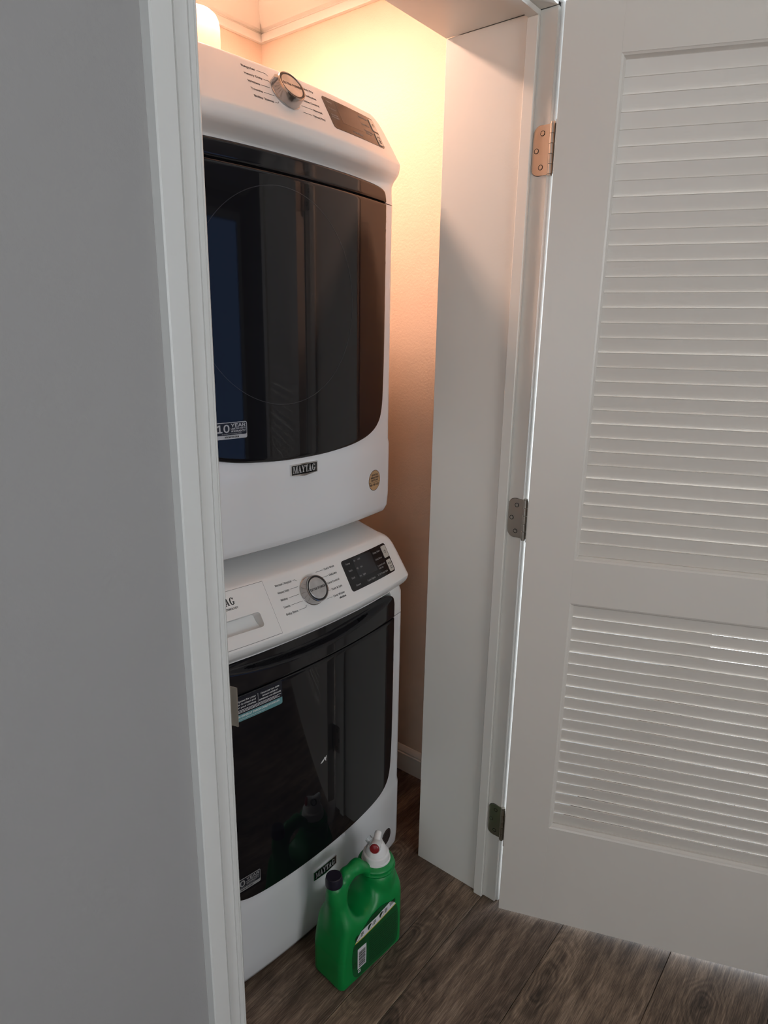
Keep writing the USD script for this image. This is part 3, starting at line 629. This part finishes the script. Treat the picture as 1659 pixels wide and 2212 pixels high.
# ring of the porthole seen in the tinted door
rg = Point(-0.045, 0.515).buffer(0.2005, quad_segs=40).difference(Point(-0.045, 0.515).buffer(0.1992, quad_segs=40))
obj('door_ring', wrap(extr(rg, 0.0, 0.0003, 0.012), ff), 'ring', gl, smooth=False)
console_print(dryer, pf, (('Regular', 0.030), ('Heavy Duty', 0.039), ('Whites', 0.026), ('Towels', 0.025), ('Bulky Items', 0.043)),
              (('Quick Dry', 0.033), ('Delicates', 0.030), ('Wrinkle Control', 0.052), ('Normal', 0.025), ('Timed Dry', 0.034)), -0.095, 0.080)
dial(dryer, pf, 0.826, 152)
display(dryer, pf, (('Temp', 0.112, 0.088, 0.017), ('Dryness', 0.110, 0.072, 0.024), ('Wrinkle', 0.110, 0.057, 0.022), ('Prevent', 0.110, 0.051, 0.022), ('Cycle Signal', 0.168, 0.033, 0.034),
                    ('More Time', 0.220, 0.087, 0.031), ('Less Time', 0.220, 0.069, 0.029), ('Control Lock', 0.220, 0.053, 0.033), ('hold 3 sec', 0.222, 0.0465, 0.020)))
badge(dryer, 0.1765, front_fn(0.0035))
sticker10(dryer, -0.2115, -0.1435, 0.2580, 0.2895, ff, 'silver_ink')
reg_sticker(dryer, 0.254, 0.109, 0.0255, front_fn(0.0035), 'sticker_tan', 'sticker_brown')

GB_W = [(0.0, 0.2385), (0.06, 0.2385), (0.12, 0.2395), (0.19, 0.243), (0.235, 0.251), (0.263, 0.272), (0.274, 0.305), (0.278, 0.36), (0.280, 0.44), (0.280, 0.52)]
washer, pf, ff, gl = machine('washing_machine', (-0.343, 0.283, 0.0), -1.0, 'white front loading washing machine standing on the floor under the dryer', 0.848, 0.742, 0.811, GB_W, 0.280, True)
console_print(washer, pf, (('Normal / Regular', 0.044), ('Heavy Duty', 0.030), ('Whites', 0.018), ('Towels', 0.017), ('Bulky Items', 0.031)),
              (('Quick Wash', 0.033), ('Delicates', 0.025), ('Wrinkle Control', 0.048), ('Drain & Spin', 0.034), ('Clean Washer', 0.037)), -0.095, 0.079)
t = text('with affresh', 0.0040, 0.079, 0.0225, 'r', True, width=0.022); t.apply_translation([0, 0, 0.0002]); obj('cycle_name', wrap(t, pf), 'ink', washer, smooth=False)
dial(washer, pf, 0.848, -18)
display(washer, pf, (('Temp', 0.114, 0.088, 0.016), ('Spin', 0.116, 0.071, 0.013), ('Soil', 0.116, 0.053, 0.012), ('Steam', 0.121, 0.034, 0.017), ('Cycle Signal', 0.164, 0.033, 0.032), ('12 Hr Fresh Spin', 0.208, 0.0335, 0.043),
                     ('Delay Start', 0.222, 0.086, 0.030), ('Extra Rinse', 0.222, 0.069, 0.028), ('Control Lock', 0.221, 0.053, 0.032), ('hold 3 sec', 0.223, 0.0465, 0.018),
                     ('hot', 0.145, 0.089, 0.006), ('cold', 0.160, 0.089, 0.009), ('high', 0.145, 0.070, 0.006), ('low', 0.160, 0.070, 0.007), ('heavy', 0.145, 0.051, 0.007), ('light', 0.158, 0.051, 0.010)))
# detergent drawer: front plate round the hand hole, on the console
plate = sbox(-0.312, 0.0020, -0.1205, 0.1140).difference(rrect(-0.300, -0.152, 0.0265, 0.0575, 0.006))
dr = obj('detergent_drawer', wrap(extr(plate, -0.0005, 0.0008, 0.012), pf), 'console', washer, smooth=False, label='white detergent drawer with a recessed hand hole')
seam = sbox(-0.3135, 0.0006, -0.1195, 0.1152).difference(sbox(-0.3123, 0.0018, -0.1203, 0.1142))
obj('drawer_seam', wrap(extr(seam, -0.0005, 0.0003, 0.012), pf), 'grey_ink', dr, smooth=False)
fl = np.linspace(0, 1, 7)
pk = [(-0.001, 0.0265), (-0.012, 0.0285), (-0.019, 0.036), (-0.0225, 0.045), (-0.0235, 0.0575)]
V = np.array([[x, b, n] for x in np.linspace(-0.2995, -0.1525, 13) for n, b in pk]); F = []
for i in range(12):
    for j in range(len(pk) - 1):
        a = i * len(pk) + j; F += [[a, a + 1, a + len(pk) + 1], [a, a + len(pk) + 1, a + len(pk)]]
obj('hand_hole', wrap(trimesh.Trimesh(V, F, process=False), pf), 'console', dr, smooth=40)
wd, ww = serif_word('MAYTAG', 0.0150)
wd = affinity.translate(affinity.scale(wd, 0.062 / ww, 1, origin=(0, 0)), -0.1945 - 0.062, 0.0855)
t = text('COMMERCIAL TECHNOLOGY', 0.0040, -0.1920, 0.0765, 'r', True, width=0.066)
obj('drawer_lettering', wrap(join(extr(wd, 0.0008, 0.0011), *[x for x in (t,) if not x.apply_translation([0, 0, 0.0008]) is None]), pf), 'ink', dr, smooth=False)
badge(washer, 0.1830, front_fn(0.0035))
sticker10(washer, -0.257, -0.189, 0.2800, 0.3115, ff, 'grey_ink')
reg_sticker(washer, 0.262, 0.088, 0.0235, front_fn(0.0035), 'sticker_brown', 'ink')
st = obj('offer_sticker', wrap(extr(rrect(-0.275, -0.119, 0.686, 0.7400, 0.004), 0, 0.0003, 0.012), ff), 'sticker_black', washer, smooth=False, label='dark blue and teal offer sticker on the washer door')
obj('sticker_strip', wrap(extr(rrect(-0.275, -0.119, 0.686, 0.740, 0.004).intersection(sbox(-0.3, 0.68, -0.1, 0.7015)), 0.0003, 0.0005, 0.012), ff), 'sticker_teal', st, smooth=False)
T = [text('Designed for your', 0.0040, -0.1835, 0.7285, 'r', width=0.052, shear=0.22), text('washer to clean and', 0.0040, -0.1835, 0.7218, 'r', width=0.056, shear=0.22), text('care for your clothes', 0.0040, -0.1835, 0.7151, 'r', width=0.060, shear=0.22),
     text('Con\u00e7u pour que votre', 0.0040, -0.1495, 0.7285, 'c', width=0.046, shear=0.22), text('laveuse nettoie et', 0.0040, -0.1495, 0.7218, 'c', width=0.038, shear=0.22), text('entretienne vos v\u00eatements', 0.0040, -0.1495, 0.7151, 'c', width=0.054, shear=0.22),
     text('GET YOUR OFFER AT SWASH.COM/TRYSWASH', 0.0042, -0.1270, 0.6945, 'r', True, width=0.120), text('limited time offer while supplies last', 0.0016, -0.197, 0.6895, 'c', width=0.066)]
for t in T: t.apply_translation([0, 0, 0.0005])
T += [extr(sbox(-0.1790, 0.7125, -0.1785, 0.7335), 0.0003, 0.0005)]
for k, w in enumerate((0.146, 0.140, 0.144)):
    x = -0.272; z = 0.7100 - k * 0.0026; r = random.Random(k)
    while x < -0.272 + w:
        l = r.uniform(0.002, 0.006); T.append(extr(sbox(x, z, x + l, z + 0.0011), 0.0003, 0.0005)); x += l + 0.0008
obj('sticker_lettering', wrap(join(T), ff), 'white_ink', st, smooth=False)
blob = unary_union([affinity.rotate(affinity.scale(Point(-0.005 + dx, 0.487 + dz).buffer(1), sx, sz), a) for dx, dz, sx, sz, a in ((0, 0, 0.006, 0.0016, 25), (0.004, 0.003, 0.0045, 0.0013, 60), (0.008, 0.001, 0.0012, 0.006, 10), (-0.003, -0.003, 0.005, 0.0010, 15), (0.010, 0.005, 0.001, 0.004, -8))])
obj('paint_smear', wrap(extr(blob, 0, 0.0003), ff), 'white_ink', gl, smooth=False, label='small irregular white mark on the glass')  # irregular white patch laid on the glass

# ------------------------------------------------------------------ green detergent jug
jug = thing('detergent_jug', (-0.4275, 0.131, 0.0), -4.4, 'green plastic detergent jug with dark cap and white push tap on the floor', 'detergent jug')
def smin(a, b, k):
    h = max(k - abs(a - b), 0.0) / k; return min(a, b) - h * h * k * 0.25
def capsule(p, a, b, ra, rb):
    d = [b[i] - a[i] for i in range(3)]; q = [p[i] - a[i] for i in range(3)]
    t = max(0.0, min(1.0, (q[0] * d[0] + q[1] * d[1] + q[2] * d[2]) / (d[0] ** 2 + d[1] ** 2 + d[2] ** 2)))
    return math.sqrt(sum((q[i] - t * d[i]) ** 2 for i in range(3))) - (ra + (rb - ra) * t)
def rbox(p, c, h, r):
    q = [abs(p[i] - c[i]) - h[i] + r for i in range(3)]
    return math.sqrt(sum(max(x, 0) ** 2 for x in q)) + min(max(q), 0) - r
def smax(a, b, k): return -smin(-a, -b, k)
def jug_sdf(u, v, z):
    p = (u, v, z); w = abs(v - 0.050)
    d = rbox(p, (0.0775, 0.050, 0.107), (0.1040, 0.050, 0.107), 0.017)
    d = smax(d, (-0.026 + 0.24 * max(z - 0.085, 0.0) ** 1.0 - u) * 0.98, 0.020)          # left side leans in
    d = smax(d, (w - 0.050 + (z - 0.166) * 0.72) * 0.81, 0.012)                            # front and back roll over
    d = smax(d, (z - 0.216 + max(u - 0.02, 0) * 0.05) , 0.010)
    # tap shoulder on the right
    r = math.hypot(u - 0.136, v - 0.050)
    w0, w1 = r - 0.0455 + 0.024, abs(z - 0.145) - 0.084 + 0.024
    d = smin(d, min(max(w0, w1), 0) + math.hypot(max(w0, 0), max(w1, 0)) - 0.024, 0.005)
    # pour neck on the left, handle arch between
    d = smin(d, capsule(p, (0.024, 0.050, 0.150), (0.004, 0.050, 0.242), 0.036, 0.0185), 0.012)
    d = smin(d, capsule(p, (0.010, 0.050, 0.222), (0.040, 0.050, 0.258), 0.020, 0.0155), 0.016)
    d = smin(d, capsule(p, (0.040, 0.050, 0.258), (0.072, 0.050, 0.259), 0.0155, 0.0155), 0.010)
    d = smin(d, capsule(p, (0.072, 0.050, 0.259), (0.106, 0.050, 0.222), 0.0155, 0.021), 0.014)
    f = min(1.0, w / 0.05) ** 2
    hole = (math.hypot((u - 0.062) / (0.034 + 0.010 * f), (z - 0.205) / (0.040 + 0.006 * f)) - 1) * 0.036
    return smin(-d, hole, 0.012)
body = Manifold.level_set(lambda u, v, z: jug_sdf(u, v, z), (-0.04, -0.01, -0.01, 0.20, 0.11, 0.29), 0.0040)
bt = tri(body)
bt = trimesh.Trimesh(bt.vertices, bt.faces, process=True)
trimesh.smoothing.filter_taubin(bt, iterations=12)
v = np.array(bt.vertices); v[:, 2] = np.maximum(v[:, 2], 0.0); bt = trimesh.Trimesh(v, bt.faces, process=False)
if bt.volume < 0: bt.invert()
obj('jug_body', bt, 'jug', jug, smooth=True)
obj('tap_shoulder', lathe([(0.0425, 0.195), (0.0450, 0.1985), (0.0462, 0.2015), (0.0450, 0.2045), (0.0428, 0.2052), (0.0428, 0.2072), (0.0436, 0.2095), (0.0420, 0.2130), (0.0345, 0.2180), (0.028, 0.2188), (0.0001, 0.2188)], 56, (0.136, 0.050, 0.026)), 'jug', jug, smooth=40)
cp = [(0.0186, 0.2460), (0.0196, 0.2470), (0.0196, 0.2595), (0.0186, 0.2612), (0.0184, 0.2660), (0.0176, 0.2682), (0.0155, 0.2692), (0.0142, 0.2688), (0.0001, 0.2686)]
obj('pour_cap', lathe(cp, 48, (0.002, 0.050, 0.0135)), 'cap_black', jug, smooth=40, label='dark screw cap')
tap = obj('tap_collar', lathe([(0.0335, 0.2160), (0.0345, 0.2180), (0.0342, 0.2205), (0.0318, 0.2215), (0.0312, 0.2330), (0.0296, 0.2350), (0.0262, 0.2360), (0.0245, 0.2440), (0.0205, 0.2530), (0.0140, 0.2600), (0.0001, 0.2620)], 48, (0.136, 0.050, 0.026)), 'cap_white', jug, smooth=38, label='white push tap with a red button')
ad = np.array([-0.80, -0.50, 0.28]); ad /= np.linalg.norm(ad)
tc = np.array([0.136, 0.050, 0.2780])
hub = align(lathe([(0.0120, -0.020), (0.0138, -0.016), (0.0142, 0.010), (0.0132, 0.018), (0.0122, 0.0200), (0.0112, 0.0190), (0.0001, 0.0190)], 40), ad, tc)
noz_dir = np.array([0.72, 0.45, 0.42]); noz_dir /= np.linalg.norm(noz_dir)
noz = align(lathe([(0.0085, 0.0), (0.0085, 0.024), (0.0076, 0.0275), (0.0052, 0.0292), (0.0001, 0.0296)], 32), noz_dir, tc + np.array([0, 0, 0.004]))
obj('tap_body', join(hub, noz), 'cap_white', tap, smooth=40)
obj('tap_button', align(lathe([(0.0111, 0.0180), (0.0111, 0.0205), (0.0103, 0.0220), (0.0072, 0.0236), (0.0001, 0.0242)], 40), ad, tc), 'red', tap, smooth=40, label='red push button')
obj('tap_guard', align(tube_ring([(0.0085, 0.0), (0.0085, 0.016), (0.0073, 0.016), (0.0073, 0.0)], 24), np.array([-0.25, 0.75, 0.55]) / np.linalg.norm([-0.25, 0.75, 0.55]), tc + np.array([-0.006, 0.006, 0.006])), 'cap_clear', tap, smooth=40)
# back label, just proud of the flat face (v = 0)
lf = lambda a, b, n: np.stack([a, -0.0002 - n, b], 1)
lab = Polygon(smooth_outline([(0.030, 0.016), (0.143, 0.016), (0.160, 0.022), (0.163, 0.050), (0.163, 0.095), (0.158, 0.128), (0.138, 0.152), (0.100, 0.162), (0.060, 0.152), (0.028, 0.132), (0.010, 0.102), (0.010, 0.060), (0.014, 0.026), (0.030, 0.016), (0.030, 0.016)], 3)).buffer(0)
lb = obj('back_label', wrap(extr(lab, -0.001, 0.0004, 0.02), lf), 'jug_label', jug, smooth=False, label='dark green printed back label with a white strip')
strip = lab.intersection(Polygon([(0.0, 0.118), (0.045, 0.119), (0.09, 0.124), (0.17, 0.137), (0.17, 0.160), (0.09, 0.143), (0.045, 0.139), (0.0, 0.137)]))
obj('label_strip', wrap(extr(strip, 0.0004, 0.0006), lf), 'paper', lb, smooth=False)
yl = lab.intersection(Polygon([(0.0, 0.1155), (0.045, 0.1165), (0.09, 0.1215), (0.17, 0.1345), (0.17, 0.137), (0.09, 0.124), (0.045, 0.119), (0.0, 0.118)]))
obj('label_line', wrap(extr(yl, 0.0004, 0.0006), lf), 'yellow', lb, smooth=False)
dk = []
for cx, cz in ((0.026, 0.1285), (0.066, 0.1313), (0.104, 0.1368)):
    c = Point(cx, cz).buffer(0.0080); dk.append(extr(c.difference(Point(cx, cz).buffer(0.0074)), 0.0006, 0.0008))
    dk.append(extr(Point(cx, cz).buffer(0.0066).intersection(affinity.rotate(sbox(cx - 0.01, cz - 0.0005, cx + 0.01, cz + 0.01), 50, origin=(cx, cz))), 0.0006, 0.0008))
    for k in range(4): dk.append(extr(affinity.rotate(sbox(cx + 0.0105, cz + 0.005 - k * 0.0030, cx + 0.0195 - 0.003 * (k == 3), cz + 0.0065 - k * 0.0030), 6), 0.0006, 0.0008))
for k in range(4): dk.append(extr(affinity.rotate(sbox(0.131, 0.1475 - k * 0.0028, 0.150, 0.1488 - k * 0.0028), 9, origin=(0.131, 0.1475)), 0.0006, 0.0008))
obj('label_pictograms', wrap(join(dk), lf), 'jug_print', lb, smooth=False)
pr = []
rr = random.Random(3)
def print_block():
    global pr
    obj('label_text', wrap(join(pr), lf), 'jug_print', lb, smooth=False); pr = []
for k in range(13):
    z = 0.1075 - k * 0.0066; x = 0.064
    while x < 0.156 - 0.002 * k * 0.3:
        l = rr.uniform(0.006, 0.022); l = min(l, 0.158 - x); pr.append(extr(sbox(x, z, x + l, z + 0.0026), 0.0004, 0.0005)); x += l + 0.0015
    print_block()
for k in range(4): pr.append(extr(sbox(0.045 + 0.004 * k, 0.1440 + k * 0.0040, 0.080 - 0.003 * k + 0.02, 0.1460 + k * 0.0040).intersection(lab), 0.0004, 0.0005))
print_block()
for k in range(4): pr.append(extr(sbox(0.013, 0.1115 - k * 0.0036, 0.050, 0.1130 - k * 0.0036), 0.0004, 0.0005))
print_block()
pr.append(extr(sbox(0.014, 0.050, 0.023, 0.064).difference(sbox(0.016, 0.052, 0.021, 0.062)), 0.0004, 0.0005))
print_block()
obj('barcode_ground', wrap(extr(sbox(0.0270, 0.0385, 0.0545, 0.0950), 0.0004, 0.0006), lf), 'paper', lb, smooth=False)
bc = []; z = 0.0425; k = 0
for wbar in (2, 1, 3, 1, 2, 1, 1, 3, 2, 1, 3, 1, 2, 2, 1): 
    h = wbar * 0.00095; bc.append(extr(sbox(0.0305, z, 0.0515, z + h), 0.0006, 0.0008)); z += h + 0.0013
obj('barcode', wrap(join(bc), lf), 'ink', lb, smooth=False)
q = sbox(0.0285, 0.0270, 0.0360, 0.0350).difference(sbox(0.0305, 0.0290, 0.0340, 0.0330))
obj('label_mark', wrap(extr(q, 0.0004, 0.0006), lf), 'paper', lb, smooth=False)

# ------------------------------------------------------------------ jar on the dryer, closet lamp
ztop = 0.985 + 0.826 + 0.1185 / NL + 0.025
jar = thing('white_jar', (-0.288, 0.70, ztop), 0, 'frosted white jar with rounded shoulders standing on top of the dryer', 'jar')
obj('jar_body', lathe([(0.046, 0.0), (0.050, 0.003), (0.0505, 0.010), (0.0505, 0.128), (0.0490, 0.142), (0.0440, 0.153), (0.0360, 0.160), (0.0260, 0.164), (0.0001, 0.165)], 56), 'jar', jar, smooth=45)
lamp = thing('ceiling_light', LAMP, 0, 'round glowing disc lamp on the closet ceiling', 'ceiling light')
obj('diffuser', lathe([(0.0001, 0.0), (0.062, 0.0), (0.064, 0.0012), (0.064, 0.006), (0.0001, 0.006)], 40), 'lamp_glow', lamp, smooth=False)
obj('lamp_base', tube_ring([(0.066, -0.004), (0.074, -0.004), (0.080, 0.004), (0.082, 0.040), (0.082, 0.0595), (0.002, 0.0595), (0.002, 0.008), (0.066, 0.008)], 40), 'trim', lamp, smooth=40)

# ------------------------------------------------------------------ sky outside the windows
dome = UsdLux.DomeLight.Define(stage, '/World/sky')
dome.CreateIntensityAttr(SKY_STRENGTH)
dome.CreateColorAttr(Gf.Vec3f(0.80, 0.90, 1.0))
